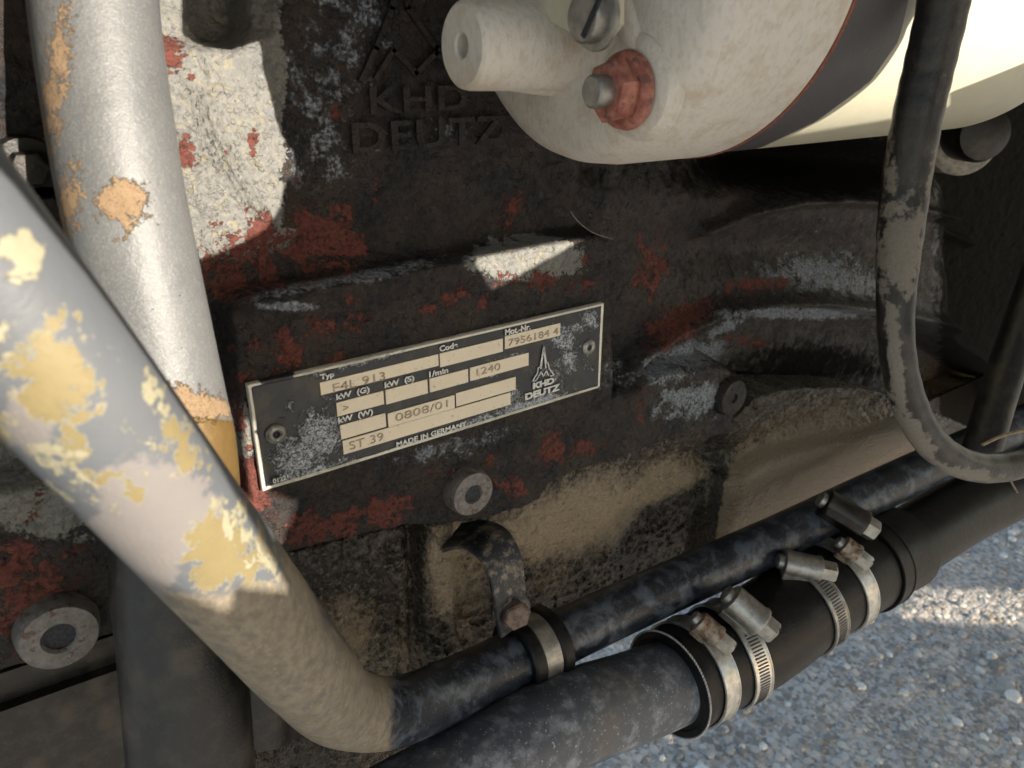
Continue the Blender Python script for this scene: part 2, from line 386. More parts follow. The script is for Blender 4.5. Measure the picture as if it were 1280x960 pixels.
def boxm(name, o, A, B_, C_, sx, sy_, sz, mat, parent=None, bev=.0004):
    """box centred on o along unit axes A,B,C with full sizes, bevelled"""
    bm = bmesh.new(); bmesh.ops.create_cube(bm, size=1)
    for v in bm.verts: v.co = Vector((v.co.x * sx, v.co.y * sy_, v.co.z * sz))
    if bev: bmesh.ops.bevel(bm, geom=list(bm.edges), offset=bev, segments=2, affect='EDGES')
    mt = Matrix([[A[i], B_[i], C_[i]] for i in range(3)])
    if mt.determinant() < 0: bmesh.ops.reverse_faces(bm, faces=bm.faces)
    V = [np.array(mt @ v.co) + np.asarray(o) for v in bm.verts]; Fc = [tuple(v.index for v in f.verts) for f in bm.faces]
    bm.free(); return mesh(name, V, Fc, mat, parent)
def text(name, s, o, h, mat, parent, ext=.0001, bold=0.0, sx=1.0, A=(1, 0, 0), U=(0, 0, 1), width=None, space=1.0, bev=0.0):
    cu = bpy.data.curves.new('t', 'FONT'); cu.body = s; cu.size = 1; cu.extrude = 0; cu.offset = bold; cu.space_character = space
    ob = bpy.data.objects.new('t', cu); C.objects.link(ob)
    dg = bpy.context.evaluated_depsgraph_get(); me0 = bpy.data.meshes.new_from_object(ob.evaluated_get(dg))
    bpy.data.objects.remove(ob)
    bm = bmesh.new(); bm.from_mesh(me0)
    bmesh.ops.remove_doubles(bm, verts=bm.verts, dist=1e-4)
    mnx = min(v.co.x for v in bm.verts); mxx = max(v.co.x for v in bm.verts)
    k = h / .73; kx = k * sx if width is None else width / (mxx - mnx)
    r = bmesh.ops.extrude_face_region(bm, geom=list(bm.faces)); 
    for v in [e for e in r['geom'] if isinstance(e, bmesh.types.BMVert)]: v.co.z -= 1
    A = np.asarray(A, float); U = np.asarray(U, float); Nn = np.cross(A, U)
    V = [np.asarray(o) + A * (v.co.x - mnx) * kx + U * v.co.y * k + Nn * (ext * (1 + v.co.z)) for v in bm.verts]
    bm.verts.index_update(); bm.faces.ensure_lookup_table()
    Fc = [tuple(v.index for v in f.verts) for f in bm.faces]; bm.free()
    return mesh(name, V, Fc, mat, parent, smooth=False)
def flat_poly(name, pts, Y0, Y1, mat, parent):
    """prism between planes y=Y0 (front) and y=Y1 from (x,z) outline"""
    n = len(pts); V = [(p[0], Y0, p[1]) for p in pts] + [(p[0], Y1, p[1]) for p in pts]
    Fc = [tuple(range(n)), tuple(range(2 * n - 1, n - 1, -1))] + [(i, n + i, n + (i + 1) % n, (i + 1) % n) for i in range(n)]
    return mesh(name, V, Fc, mat, parent, smooth=False)
def strokes(name, paths, w, Y0, th, mat, parent, conv):
    """thick polylines lying on plane y=Y0; one mesh"""
    V, Fc = [], []
    for P in paths:
        P = [conv(*p) for p in P]
        for a, b in zip(P[:-1], P[1:]):
            a = np.array(a); b = np.array(b); d = (b - a) / np.linalg.norm(b - a); nrm = np.array([-d[1], d[0]]) * w / 2; a = a - d * w * .3; b = b + d * w * .3
            i = len(V)
            for q in (a - nrm, b - nrm, b + nrm, a + nrm): V.append((q[0], Y0 - th, q[1]))
            for q in (a - nrm, b - nrm, b + nrm, a + nrm): V.append((q[0], Y0, q[1]))
            Fc += [(i, i + 1, i + 2, i + 3)] + [(i + k, i + 4 + k, i + 4 + (k + 1) % 4, i + (k + 1) % 4) for k in range(4)]
    return mesh(name, V, Fc, mat, parent, smooth=False)
def xz(px, py, Y): p = at(px, py, Y); return (p[0], p[2])
def grid_mesh(name, X, Y, Z, mat, parent):
    nr, nc = X.shape; V = np.stack([X, Y, Z], -1).reshape(-1, 3); loc = np.array(world_loc(parent)) if parent else 0
    me = bpy.data.meshes.new(name); me.vertices.add(nr * nc); me.vertices.foreach_set('co', (V - loc).ravel())
    i = np.arange((nr - 1) * nc).reshape(nr - 1, nc)[:, :-1].ravel()
    f = np.stack([i, i + 1, i + nc + 1, i + nc], 1); nf = len(f)
    me.loops.add(nf * 4); me.loops.foreach_set('vertex_index', f.ravel()); me.polygons.add(nf)
    me.polygons.foreach_set('loop_start', np.arange(nf) * 4); me.polygons.foreach_set('loop_total', np.full(nf, 4))
    me.update(calc_edges=True); me.polygons.foreach_set('use_smooth', [True] * nf); me.materials.append(mat); me.update()
    o = bpy.data.objects.new(name, me); C.objects.link(o)
    if parent: o.parent = parent
    return o

# ================================================================== GROUND
GZ = -0.55
def ground():
    xs = np.concatenate([np.linspace(-40, -1, 20), np.linspace(-.9, 3.2, 420), np.linspace(3.6, 60, 24)])
    ys = np.concatenate([np.linspace(-40, -1.5, 20), np.linspace(-1.4, 2.6, 400), np.linspace(3, 60, 24)])
    X, Y = np.meshgrid(xs, ys); Z = GZ + .008 * (fbm(X, Y, 9, 3) - .5) + .004 * (fbm(X + 9, Y, 70, 2) - .5)
    o = grid_mesh('asphalt_ground', X, Y, Z, MAS, None); o['kind'] = 'structure'
    rr = random.Random(3); V, Fc = [], []
    for k in range(5200):
        x = rr.uniform(.15, 1.9); y = rr.uniform(-.25, 1.5); q = proj(np.array([x, y, GZ]))
        if not (820 < q[0] < 1400 and 600 < q[1] < 1080): continue
        s = rr.uniform(.0022, .0055) * (1.5 if rr.random() < .12 else 1); i = len(V); m = 6; a0 = rr.random() * 6
        sx, sy2 = s * rr.uniform(.7, 1.3), s * rr.uniform(.7, 1.3)
        for (f, h) in ((1, -.2), (.85, .55)):
            for j in range(m):
                a = a0 + j * 2 * math.pi / m; w = rr.uniform(.8, 1.15)
                V.append((x + sx * f * w * math.cos(a), y + sy2 * f * w * math.sin(a), GZ + s * h))
        V.append((x, y, GZ + s * .7)); t = len(V) - 1
        Fc += [(i + j, i + (j + 1) % m, i + m + (j + 1) % m, i + m + j) for j in range(m)] + [(i + m + j, i + m + (j + 1) % m, t) for j in range(m)]
    g = G('loose_aggregate'); isl = g.n('NewGeometry').outputs['Random Per Island']
    c = g.mix(g.step(isl, .2, .95), (.22, .20, .17), (.72, .68, .61)); c = g.mix(g.step(isl, .93, .97), c, (.30, .22, .14))
    c = g.mix(g.step(g.noise(900, 3), .5, .7, 0, .5), c, (.1, .1, .1)); g.done(c, .7, 0.0, g.bump(g.noise(1200), .0004, .7))
    o = mesh('gravel_chips', V, Fc, g.m, None, smooth=False); o['kind'] = 'stuff'; tag(o, 'pale stone chips bedded in the grey asphalt under the engine', 'gravel')
ground()

# ================================================================== ENGINE BLOCK
eng = thing('engine_block', 'dark cast engine block with peeling black paint, red primer and oily sump', 'engine', (0, .05, -.1))
YB = .014
FL = [(-700, 1080), (-200, 905), (0, 836), (160, 782), (345, 692), (420, 673), (510, 654), (560, 652), (600, 646), (650, 634), (672, 622), (684, 604), (700, 594),
      (760, 573), (810, 556), (845, 541), (870, 540), (895, 552), (925, 528), (945, 510), (1000, 497), (1080, 500), (1150, 520), (1230, 555), (1330, 610), (1500, 720)]
def crank():
    fx = [at(a, b, .003) for a, b in FL]; fx = np.array([(p[0], p[2]) for p in fx]); o = np.argsort(fx[:, 0]); fx = fx[o]
    xs = np.concatenate([np.arange(-.17, .16, .0006), np.arange(.16, .30, .0011), np.arange(.30, .75, .003)])
    zb = np.interp(xs, fx[:, 0], fx[:, 1]); zb = np.maximum(zb, -.30)
    nv = 330; v = np.linspace(0, 1, nv) ; ZT = .185
    Z = zb[None] + v[:, None] * (ZT - zb)[None]; X = np.broadcast_to(xs[None], Z.shape).copy()
    P = proj(np.stack([X, np.full(X.shape, .006), Z], -1)); px, py = P[..., 0], P[..., 1]
    Y = np.full(X.shape, YB)
    def poly(pts, Yp=.004): return [xz(a, b, Yp) for a, b in pts]
    # flange strip along the lower edge
    d = sdpoly(X, Z, poly([(-300, 640), (60, 600), (300, 620), (345, 612), (560, 560), (752, 500), (800, 470), (905, 452), (950, 480), (945, 530), (845, 560), (700, 610), (640, 660), (345, 720), (60, 860), (-300, 1000)]))
    Y -= .0115 * (1 - sstep(-.002, .003, d))
    # raised pad round the data plate
    d = sdpoly(X, Z, poly([(288, 388), (300, 377), (745, 295), (758, 302), (762, 480), (760, 560), (345, 660), (312, 620), (300, 520)]))
    Y = np.minimum(Y, np.where(d < .006, .0022 + (YB - .0022) * sstep(-.0004, .0028, d), 9))
    # rolled ridge above the pad
    d = sdline(X, Z, poly([(250, 382), (330, 361), (430, 339), (590, 311)], .008)); Y -= .0022 * np.exp(-(d / .0022) ** 2)
    # left upper recess and boss shade
    d = sdpoly(X, Z, poly([(150, -90), (360, -90), (335, 30), (295, 50), (240, 46), (150, 44)], .01)); Y += .006 * (1 - sstep(-.001, .004, d))
    d = sdpoly(X, Z, poly([(252, -40), (250, 20), (262, 45), (285, 56), (310, 50), (326, 30), (326, -40)], .01)); Y += .014 * (1 - sstep(-.0012, .0012, d))
    # swelling on the left
    Y -= .004 * np.exp(-(((px - 290) / 90) ** 2 + ((py - 180) / 130) ** 2))
    # curved ribs of the bell housing on the right
    A = poly([(770, 470), (800, 440), (850, 408), (900, 390), (960, 381), (1020, 379), (1100, 388), (1180, 405), (1260, 440), (1340, 500)], .010)
    d = sdline(X, Z, A); Y -= .011 * np.exp(-(d / .0042) ** 2)
    below = sdpoly(X, Z, A + poly([(1400, 700), (940, 700), (900, 520), (905, 460), (830, 450)], .01)); Y += .034 * (1 - sstep(-.008, .001, below)) * sstep(880, 930, px)
    Bl = poly([(880, 290), (930, 264), (1000, 251), (1060, 249), (1110, 253), (1200, 275), (1300, 320)], .014)
    d = sdline(X, Z, Bl); Y -= .009 * np.exp(-(d / .003) ** 2)
    Y += .012 * np.exp(-(((px - 1010) / 150) ** 2 + ((py - 318) / 34) ** 2))
    Y += .05 * sstep(1190, 1290, px) * (py < 700); Y += .05 * np.exp(-(((px - 1050) / 120) ** 2 + ((py - 205) / 32) ** 2))
    d = sdline(X, Z, poly([(930, 512), (1000, 500), (1080, 503), (1160, 525)], .02)); Y -= .004 * np.exp(-(d / .0025) ** 2)
    # casting roughness and thick flaked paint
    n = fbm(X, Z, 260, 5, .55); fl = sstep(.50, .53, fbm(X + 3, Z, 170, 4, .6))
    silv = 1 - sstep(370, 470, px)
    Y += -.0010 * (n - .5) - .00045 * fl - .0012 * (fbm(X, Z + 5, 60, 3) - .5)
    crk = sdline(px, py, [(262, 120), (275, 165), (295, 210), (330, 265)]); cr2 = sdline(px, py, [(250, 120), (270, 190), (310, 240)])
    wv = np.exp(-(np.minimum(crk, cr2) / 13) ** 2); Y -= .0009 * wv * np.sin(crk * .9)
    Y = Y.clip(-.004, .12)
    # underside return
    X2 = np.vstack([X[0], X[0], X]); Z2 = np.vstack([Z[0] + .0015, Z[0] + .0003, Z]); Y2 = np.vstack([Y[0] * 0 + .13, Y[0] + .0015, Y])
    o = grid_mesh('crankcase', X2, Y2, Z2, MB, eng)
    wear_and_light(o, lambda a, b, co: np.maximum.reduce([sstep(1140, 1200, a) * (b < 640) * .9, blobs(a, b, [(1040, 205, 170, 36, 0, 1.0), (880, 225, 70, 30, 0, .6), (1010, 455, 120, 30, 0, .7), (760, 215, 90, 30, 0, .5)])]), 'black')
    RED = [(320, 310, 60, 45, 0, .75), (400, 300, 60, 45, 0, .8), (285, 345, 40, 35, 0, .8), (350, 430, 75, 45, 0, .62), (430, 400, 90, 30, -10, .55), (560, 375, 60, 20, -10, .50),
           (665, 352, 80, 16, 0, .62), (640, 262, 30, 18, -60, .66), (815, 330, 25, 40, 0, .72), (850, 405, 50, 22, -40, .85), (955, 355, 50, 9, -5, .75), (940, 428, 35, 8, 10, .7),
           (300, 510, 14, 60, 0, .62), (315, 600, 40, 40, 30, .85), (400, 660, 65, 22, -15, .78), (480, 640, 40, 22, -15, .72), (560, 590, 30, 10, 0, .5), (640, 610, 22, 18, 0, .7), (690, 560, 22, 26, 0, .7), (730, 560, 22, 14, 0, .7),
           (620, 575, 20, 10, 0, .6), (212, 62, 24, 22, 20, .85), (232, 195, 16, 26, 0, .75), (315, 180, 7, 18, 0, .72), (292, 300, 14, 12, 0, .8), (320, 300, 8, 6, 0, .8), (420, 140, 9, 14, 0, .75), (470, 235, 8, 20, 0, .62),
           (40, 640, 34, 12, -60, .68), (0, 740, 90, 60, 0, .75), (20, 690, 70, 20, 0, .7), (60, 700, 50, 22, 0, .7), (240, 98, 8, 6, 0, .7), (283, 190, 7, 5, 0, .7), (735, 325, 12, 10, 0, .7), (600, 372, 16, 20, 0, .55), (800, 500, 14, 40, 0, .45)]
    SIL = [(250, 120, 160, 190, 0, 1.0), (300, 260, 90, 70, 0, .9), (300, 545, 22, 50, 0, .8), (30, 620, 90, 50, 20, .85), (0, 560, 90, 70, 0, .9), (660, 325, 75, 30, 0, .85), (420, 90, 40, 200, 0, .42)]
    SCU = [(850, 450, 60, 22, -18, .85), (870, 500, 60, 24, -12, .72), (1010, 340, 70, 24, -5, .7), (1060, 355, 70, 22, 8, .72), (1000, 392, 110, 7, 0, .9), (1200, 412, 40, 10, 15, .65), (905, 410, 24, 6, -25, .9), (840, 495, 14, 8, 0, 1.0),
           (400, 120, 60, 130, 0, .52), (430, 350, 160, 8, -11, .75), (360, 383, 36, 6, 0, .95), (560, 560, 90, 14, -13, .55), (440, 30, 60, 60, 0, .5), (520, 160, 110, 30, 0, .38), (480, 60, 16, 90, 20, .45), (760, 470, 40, 26, 0, .5), (1010, 300, 80, 20, 0, .35)]
    wear_and_light(o, lambda a, b, co: (blobs(a, b, RED) * .98, blobs(a, b, SIL) * (1 - sstep(330, 400, a) * (1 - ((a > 560) & (b > 285))) * (b < 285)) + .0, blobs(a, b, SCU)))
crank()

def sump():
    xs = np.concatenate([np.arange(-.17, .20, .0009), np.arange(.20, .36, .0016), np.arange(.36, .75, .005)]); zs = np.arange(-.30, .03, .0009)
    X, Z = np.meshgrid(xs, zs)
    YS = .024
    P = proj(np.stack([X, np.full(X.shape, YS), Z], -1)); px, py = P[..., 0], P[..., 1]
    Y = np.full(X.shape, YS)
    # left flat side nearer than the rest, rib, grooves
    Y -= .008 * (1 - sstep(490, 512, px - (py - 700) * .02)) * (px > 330) + .010 * (px <= 330)
    Y -= .011 * (sstep(512, 520, px) - sstep(548, 558, px))
    Y += .010 * sstep(640, 560, px) * sstep(560, 590, px) 
    Y += .012 * sstep(500, 380, py - 0) * 0
    g = sdline(px, py, [(905, 560), (893, 640), (878, 710)]); Y += .010 * np.exp(-(g / 9) ** 2)
    Y += .006 * sstep(760, 800, px) * (1 - sstep(885, 900, px)) * sstep(600, 650, py + (px - 780) * .4)
    fac = sdpoly(px, py, [(905, 600), (960, 572), (1125, 528), (1150, 572), (1010, 650), (892, 705)])
    Y += -.007 * (1 - sstep(-3, 6, fac))
    top = sdline(px, py, [(830, 590), (900, 575), (960, 560), (1060, 520), (1130, 505)]); Y += .010 * np.exp(-(top / 22) ** 2)
    Y += .006 * (1 - sstep(-6, 4, sdpoly(px, py, [(395, 735), (500, 715), (505, 860), (430, 890)])))
    rough = .0046 * (fbm(X, Z, 420, 4) - .5) + .003 * (fbm(X + 2, Z, 90, 3) - .5)
    Y += rough * np.where(fac < 6, .15, np.where(px > 640, .8, 1.1))
    fy = np.interp(px, [a for a, b in FL], [b for a, b in FL]); Y = np.where(py < fy - 14, .16, Y)
    # bottom outline: lower on the left with a step at px 600
    cut = at(600, 906, YS)[0]; z1 = at(600, 872, YS)[2]; zb = np.where(X < cut, -.30, z1)
    keep = Z > zb; Zc = np.where(keep, Z, zb); Y = np.where(keep, Y, Y + .05)
    o = grid_mesh('oil_sump', X, Y, Zc, MSU, eng)
    D = [(430, 800, 60, 60, 0, .66), (500, 830, 40, 50, 0, .62), (505, 740, 20, 70, 0, .4), (580, 740, 50, 90, 0, .62), (720, 650, 130, 50, -18, .8), (840, 610, 60, 40, -10, .8), (700, 720, 90, 40, -20, .5), (1000, 600, 130, 60, -25, 1.1), (940, 580, 60, 12, -25, .8),
         (590, 920, 60, 30, 0, .9), (760, 850, 80, 30, -20, .9), (560, 700, 30, 60, 0, .75), (1100, 555, 60, 30, -20, 1.0), (950, 650, 70, 30, -25, 1.0), (800, 560, 60, 10, -20, .35)]
    def fn(a, b, co):
        f = sdpoly(a, b, [(908, 604), (962, 574), (1125, 530), (1150, 572), (1010, 652), (894, 706)]); dk = sdline(a, b, [(905, 560), (893, 640), (880, 712)]); d2 = sdpoly(a, b, [(770, 690), (800, 640), (880, 600), (878, 720), (760, 760)])
        v = blobs(a, b, D) * (1 - .75 * (1 - sstep(-10, 10, d2))); v = np.where(f < 2, 1.25, v); return (v * (1 - .95 * np.exp(-(dk / 9) ** 2)),)
    wear_and_light(o, fn)
sump()
tube('sump_drain_lump', [at(335, 830, .015), at(332, 905, .013), at(330, 915, .016)], [.011, .012, .006], MDARK, eng, lump=.2)
# lower left casting under the flange
def lowleft():
    pts = [xz(a, b, .006) for a, b in [(-160, 940), (0, 884), (168, 824), (190, 812), (190, 1100), (-160, 1200)]]
    o = flat_poly('lower_casting', pts, .004, .05, MDARK, eng)
    pts = [xz(a, b, .009) for a, b in [(-160, 900), (0, 838), (172, 780), (190, 860), (0, 930), (-160, 990)]]
    flat_poly('gasket_ledge', pts, .0075, .05, MDARK, eng)
lowleft()
boxm('gap_shade_box', at(650, 900, .045), (1, 0, 0), (0, 1, 0), (0, 0, 1), .05, .03, .03, MDARK, eng, .001)  # dark box added to stand for the shaded gap below the sump

def boss(px, py, r, hole, Y, mat=MBOSS, depth=.016):
    o = at(px, py, Y)
    b = lathe('threaded_boss', o, (0, -1, 0), [(-depth, r * 1.18), (-.004, r * 1.08), (-.0008, r * 1.02), (0, r * .97), (.0001, hole * 1.18), (-.0008, hole), (-.012, hole * .9), (-.0125, hole * .3)], mat, eng, 56)
    prof = []
    for k in range(9): prof += [(-.0012 - k * .0011, hole * 1.0), (-.0017 - k * .0011, hole * .9)]
    lathe('thread', o, (0, -1, 0), prof + [(-.0118, hole * .02)], MHOLE, b, 32, ang=10)
boss(592, 618, .0082, .0031, -.0035)
boss(75, 798, .0092, .0038, -.0035)
boss(918, 498, .0085, .0020, -.0015, MB)
# hex head in the dark corner at the left, and its neighbour
for (a, b, r) in ((36, 212, .0042), (58, 262, .0032)):
    hb = lathe('hex_plug', at(a, b, .004), (0, -1, 0), [(-.012, r), (0, r), (.0008, r * .85)], MDARK, eng, 6); lathe('plug_collar', at(a, b, .007), (0, -1, 0), [(-.01, r * 1.7), (0, r * 1.6)], MDARK, eng, 32)
# cast company mark on the block (emblem and two lines)
YL = .0122
text('cast_lettering', 'KHD', at(462, 141, YL), abs(at(462, 141, YL)[2] - at(462, 108, YL)[2]), MB, eng, .0010, .02, width=at(582, 133, YL)[0] - at(462, 141, YL)[0], space=1.1)
text('cast_lettering', 'DEUTZ', at(440, 190, YL), abs(at(440, 190, YL)[2] - at(440, 152, YL)[2]), MB, eng, .0010, .02, width=at(628, 176, YL)[0] - at(440, 190, YL)[0], space=1.1)
strokes('cast_emblem', [[(452, 100), (470, 60), (490, 10), (497, -70), (510, 10), (545, 60), (590, 92)], [(470, 98), (492, 62), (520, 92), (545, 66), (575, 92)]], .0015, YL + .001, .0014, MB, eng, lambda a, b: xz(a, b, YL))
for nm in ('cast_lettering', 'cast_lettering.001', 'cast_emblem'):
    wear_and_light(bpy.data.objects[nm], lambda a, b, co: (0 * a, 0 * a, 0 * a))
# rubber boot and collar at the right
bt = atd(1232, 168, .40)
lathe('breather_cap', bt, (-.55, -.75, .05), [(-.05, .014), (-.004, .0145), (0, .013), (.002, .008)], MDARK, eng, 48)
lathe('breather_collar', bt + np.array([.012, .014, -.004]), (-.55, -.75, .05), [(-.03, .019), (-.002, .0195), (0, .0175), (.0005, .014)], MORING, eng, 48)

# ================================================================== DATA PLATE
plate = thing('data_plate', 'black riveted engine data plate with bare metal fields, worn silver edge and company emblem', 'data plate', (0, 0, 0))
c4 = [at(311, 481), at(753, 377.5), at(750, 485.5), at(326, 612)]
PW, PH = .130, .03337
def plate_base():
    nx, nz = 320, 90; u = np.linspace(-PW / 2, PW / 2, nx); w = np.linspace(-PH / 2, PH / 2, nz); X, Z = np.meshgrid(u, w)
    e = np.minimum(PW / 2 - np.abs(X), PH / 2 - np.abs(Z))
    Y = -.00045 * (1 - sstep(.0007, .0011, e)) + .0001 * (fbm(X, Z, 500, 3) - .5) + .0004 * np.exp(-((X + PW / 2 - .004) / .006) ** 2)
    Y = np.vstack([Y[0] * 0 + .0018, Y, Y[0] * 0 + .0018]); X = np.vstack([X[0], X, X[0]]); Z = np.vstack([Z[0] - .0001, Z, Z[-1] + .0001])
    X = np.hstack([X[:, :1] - .0001, X, X[:, -1:] + .0001]); Z = np.hstack([Z[:, :1], Z, Z[:, -1:]]); Y = np.hstack([Y[:, :1] * 0 + .0018, Y, Y[:, :1] * 0 + .0018])
    o = grid_mesh('plate_sheet', X, Y, Z, MPL, plate)
    L = [(372, 575, 34, 34, 0, .85), (400, 545, 30, 36, 0, .9), (352, 560, 14, 40, 0, .62), (410, 500, 14, 14, 0, .5), (362, 508, 8, 10, 0, .7), (392, 462, 22, 12, -10, .75), (440, 455, 60, 7, -13, .62), (480, 445, 40, 8, -13, .6),
         (560, 500, 50, 7, -13, .55), (600, 470, 40, 6, -13, .6), (640, 445, 40, 6, -13, .55), (705, 425, 24, 18, 30, .8), (712, 450, 14, 22, 0, .75), (738, 400, 14, 14, 0, .75), (690, 470, 30, 24, 0, .6), (640, 500, 20, 22, 0, .72), (670, 505, 50, 9, -15, .9),
         (600, 526, 34, 8, -16, .8), (430, 578, 24, 7, -16, .75), (390, 590, 30, 8, -16, .85), (735, 455, 14, 16, 0, .55), (620, 395, 30, 7, -13, .6), (560, 418, 22, 6, -13, .55), (722, 410, 10, 8, 0, .8)]
    def fn(a, b, co):
        e = np.minimum(PW / 2 - np.abs(co[:, 0]), PH / 2 - np.abs(co[:, 2])); rim = 1 - sstep(.0008, .0012, e)
        gap = blobs(a, b, [(345, 470, 22, 12, 0, .9), (750, 480, 6, 20, 0, .35), (320, 540, 8, 6, 0, .45)])
        return (blobs(a, b, L), rim - gap)
    wear_and_light(o, fn)
plate_base()
def homo(src, dst):
    A, B = [], []
    for (x, y), (X, Y) in zip(src, dst):
        A += [[x, y, 1, 0, 0, 0, -X * x, -X * y], [0, 0, 0, x, y, 1, -Y * x, -Y * y]]; B += [X, Y]
    return np.append(np.linalg.solve(np.array(A, float), np.array(B, float)), 1).reshape(3, 3)
HP = homo([(311, 481), (753, 377.5), (750, 485.5), (326, 612)], [(-PW / 2, PH / 2), (PW / 2, PH / 2), (PW / 2, -PH / 2), (-PW / 2, -PH / 2)])
def xzh(a, b, Y=0): q = HP @ np.array([a, b, 1.0]); return (q[0] / q[2], q[1] / q[2])
def quad(p): return [xz(a, b, 0) for a, b in p]
def fieldq(x0, y0, x1, y1, x2=None, y2=None, h=None, nm='label_field'):
    """field from pixel top-left (x0,y0), top-right (x1,y1) and height taken at bottom-left y2"""
    a = xzh(x0, y0); b = xzh(x1, y1); c = xzh(x0 + 1, y2); d = xzh(x1, h); zt = (a[1] + b[1]) / 2; zb = (c[1] + d[1]) / 2
    return flat_poly(nm, [(a[0], zb), (b[0], zb), (b[0], zt), (a[0], zt)], -.00032, .0012, MFI, plate)
for q_ in [(396.5, 478, 541.6, 443, 495, 456), (543.6, 443, 623, 422.3, 459.5, 439.4), (625.8, 421, 697, 402.8, 437.5, 417.8), (416, 502.7, 473.4, 488.8, 519.5, 506),
           (476, 487, 528, 475, 505, 492.5), (530.7, 474, 579, 461, 491, 478), (581.6, 460, 656.4, 441, 477, 456.7), (420, 530.4, 475.7, 517, 548, 534.5),
           (478.6, 517.3, 562, 494, 534.8, 510.5), (564, 492.6, 640, 471, 509.5, 487), (422.8, 550, 633.6, 492, 568, 506.6)]:
    fieldq(q_[0], q_[1], q_[2], q_[3], y2=q_[4], h=q_[5])
def ptext(s, x, y, hpx, x1, mat=MWHT, bold=.03, sp=1.0, nm='printed_text', Y=-.00036):
    o = xzh(x, y); o = (o[0], 0, o[1]); h = abs(xzh(x, y - hpx)[1] - o[2]); w = xzh(x1, y)[0] - o[0]
    x1z = w
    return text(nm, s, (o[0], Y, o[2]), h, mat, plate, .00022, bold, width=x1z, space=sp)
ptext('Typ', 397, 474, 6.5, 414)
ptext('Code', 543, 439.5, 7, 566)
ptext('Mot.-Nr.', 625.5, 419, 7.5, 658)
ptext('kW  (G)', 416, 499, 7, 457)
ptext('kW  (S)', 475, 484.5, 7, 512)
ptext('1/min', 530, 471.5, 7, 554)
ptext('kW  (W)', 418, 528, 7, 461)
ptext('MADE IN GERMANY', 489, 559, 6.5, 578, sp=1.05)
ptext('01221', 338, 602, 6, 357)
ptext('KHD', 662, 487, 7.5, 689.5, bold=.05)
ptext('DEUTZ', 652, 501, 8, 697, bold=.05)
for st_, x, y, h, x1 in (('F4L 913', 412.6, 490, 11, 477), ('7956184 4', 630, 433, 9, 694), ('0808/01', 488.4, 527, 10, 554), ('1240', 590, 470, 9.5, 620), ('ST 39', 431.5, 562, 11, 474), ('>', 424, 514, 9, 431)):
    ptext(st_, x, y, h, x1, MSTAMP, -.006, 1.0, 'stamped_text', -.00034)
strokes('printed_emblem', [[(661, 477), (667.5, 467), (668.4, 460), (671, 459), (675.4, 432), (679, 454), (681, 453), (683, 461), (689.5, 469.4), (684.5, 470.4)], [(661, 477), (666, 476), (669, 471), (672.5, 465), (675.5, 471), (679, 463.5), (682, 469.5)], [(675.4, 436), (672, 461)], [(675.4, 436), (678.4, 460)]], .00042, -.0004, .0002, MWHT, plate, lambda a, b: xzh(a, b))
for (a, b) in ((343, 541), (735, 434)):
    o = xzh(a, b); o = (o[0], 0, o[1]); r = lathe('rivet', (o[0], 0, o[2]), (0, -1, 0), [(-.002, .0030), (.0003, .0030), (.0010, .0024), (.0012, .0017), (.0008, .0011), (-.0010, .0009), (-.0011, .0001)], MST, plate, 32)
    lathe('rivet_core', (o[0], -.0001, o[2]), (0, -1, 0), [(-.001, .0009), (0, .0008)], MHOLE, r, 16)

# ================================================================== STARTER MOTOR
ST = np.array([0.0, -.0285, .1258])
st = thing('starter_motor', 'grey aluminium starter motor with cream cylindrical body above the data plate', 'starter motor', (0.065, ST[1], ST[2]))
RH, RB = .0552, .0545
def onx(px, py, X):      # point of the picture on the plane x = X
    d = np.array([(px - 640) / F, (480 - py) / F, 1.0]) @ M; return CAM + (X - CAM[0]) / d[0] * d
hs = lathe('end_housing', (0, ST[1], ST[2]), (1, 0, 0), [(.0215, .0005), (.0210, .02), (.0207, .040), (.0212, .0475), (.0225, .0505), (.0250, .0528), (.029, .0542), (.036, .0550), (.064, RH)], MCA, st, 128)
wear_and_light(hs, lambda a, b, co: (blobs(a, b, [(840, 185, 60, 14, -10, .45), (690, 52, 60, 5, -3, .75), (780, 118, 40, 34, 0, .35)]),))
lathe('gasket_ring', (.0642, ST[1], ST[2]), (1, 0, 0), [(0, RH - .001), (0, RH + .0003), (.0011, RH + .0003), (.0011, RH - .001)], MRED, st, 128)
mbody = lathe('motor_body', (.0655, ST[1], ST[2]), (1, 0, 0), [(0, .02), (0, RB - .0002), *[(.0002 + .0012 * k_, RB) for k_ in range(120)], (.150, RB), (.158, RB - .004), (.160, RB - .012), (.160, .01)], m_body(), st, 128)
wear_and_light(mbody, lambda a, b, co: (sstep(-2.5, 2.5, sdpoly(a, b, [(1136, -300), (1136, 0), (1124, 50), (1088, 102), (1020, 152), (955, 183), (800, 230), (700, 0), (800, -300)])) * -1 + 1,))  # outline of the painted shade crescent
XF = .0205
def facepart(nm, px, py, prof, mat, parent, seg=48, back=0.0, ph=0.0, ang=35):
    o = onx(px, py, XF - back); return lathe(nm, o, (-1, 0, 0), prof, mat, parent, seg, ph, ang)
# projecting lug with a drilled hole
o_lug = onx(577, 57, XF - .030)
lg = lathe('mounting_lug', o_lug, (1, 0, 0), [(.009, .0002), (.0088, .0027), (.0004, .0028), (-.0001, .0032), (-.0001, .0092), (.0007, .0101), (.0022, .0104), (.034, .0112)], MCA, st, 56); wear_and_light(lg, lambda a, b, co: (0 * a + .1,))
# web under the lug
wb = tube('cast_rib', [onx(640, 88, XF - .012), onx(672, 98, XF - .006), onx(700, 112, XF + .004)], [.0052, .0042, .002], MCA, st); wear_and_light(wb, lambda a, b, co: (0 * a + .1,))
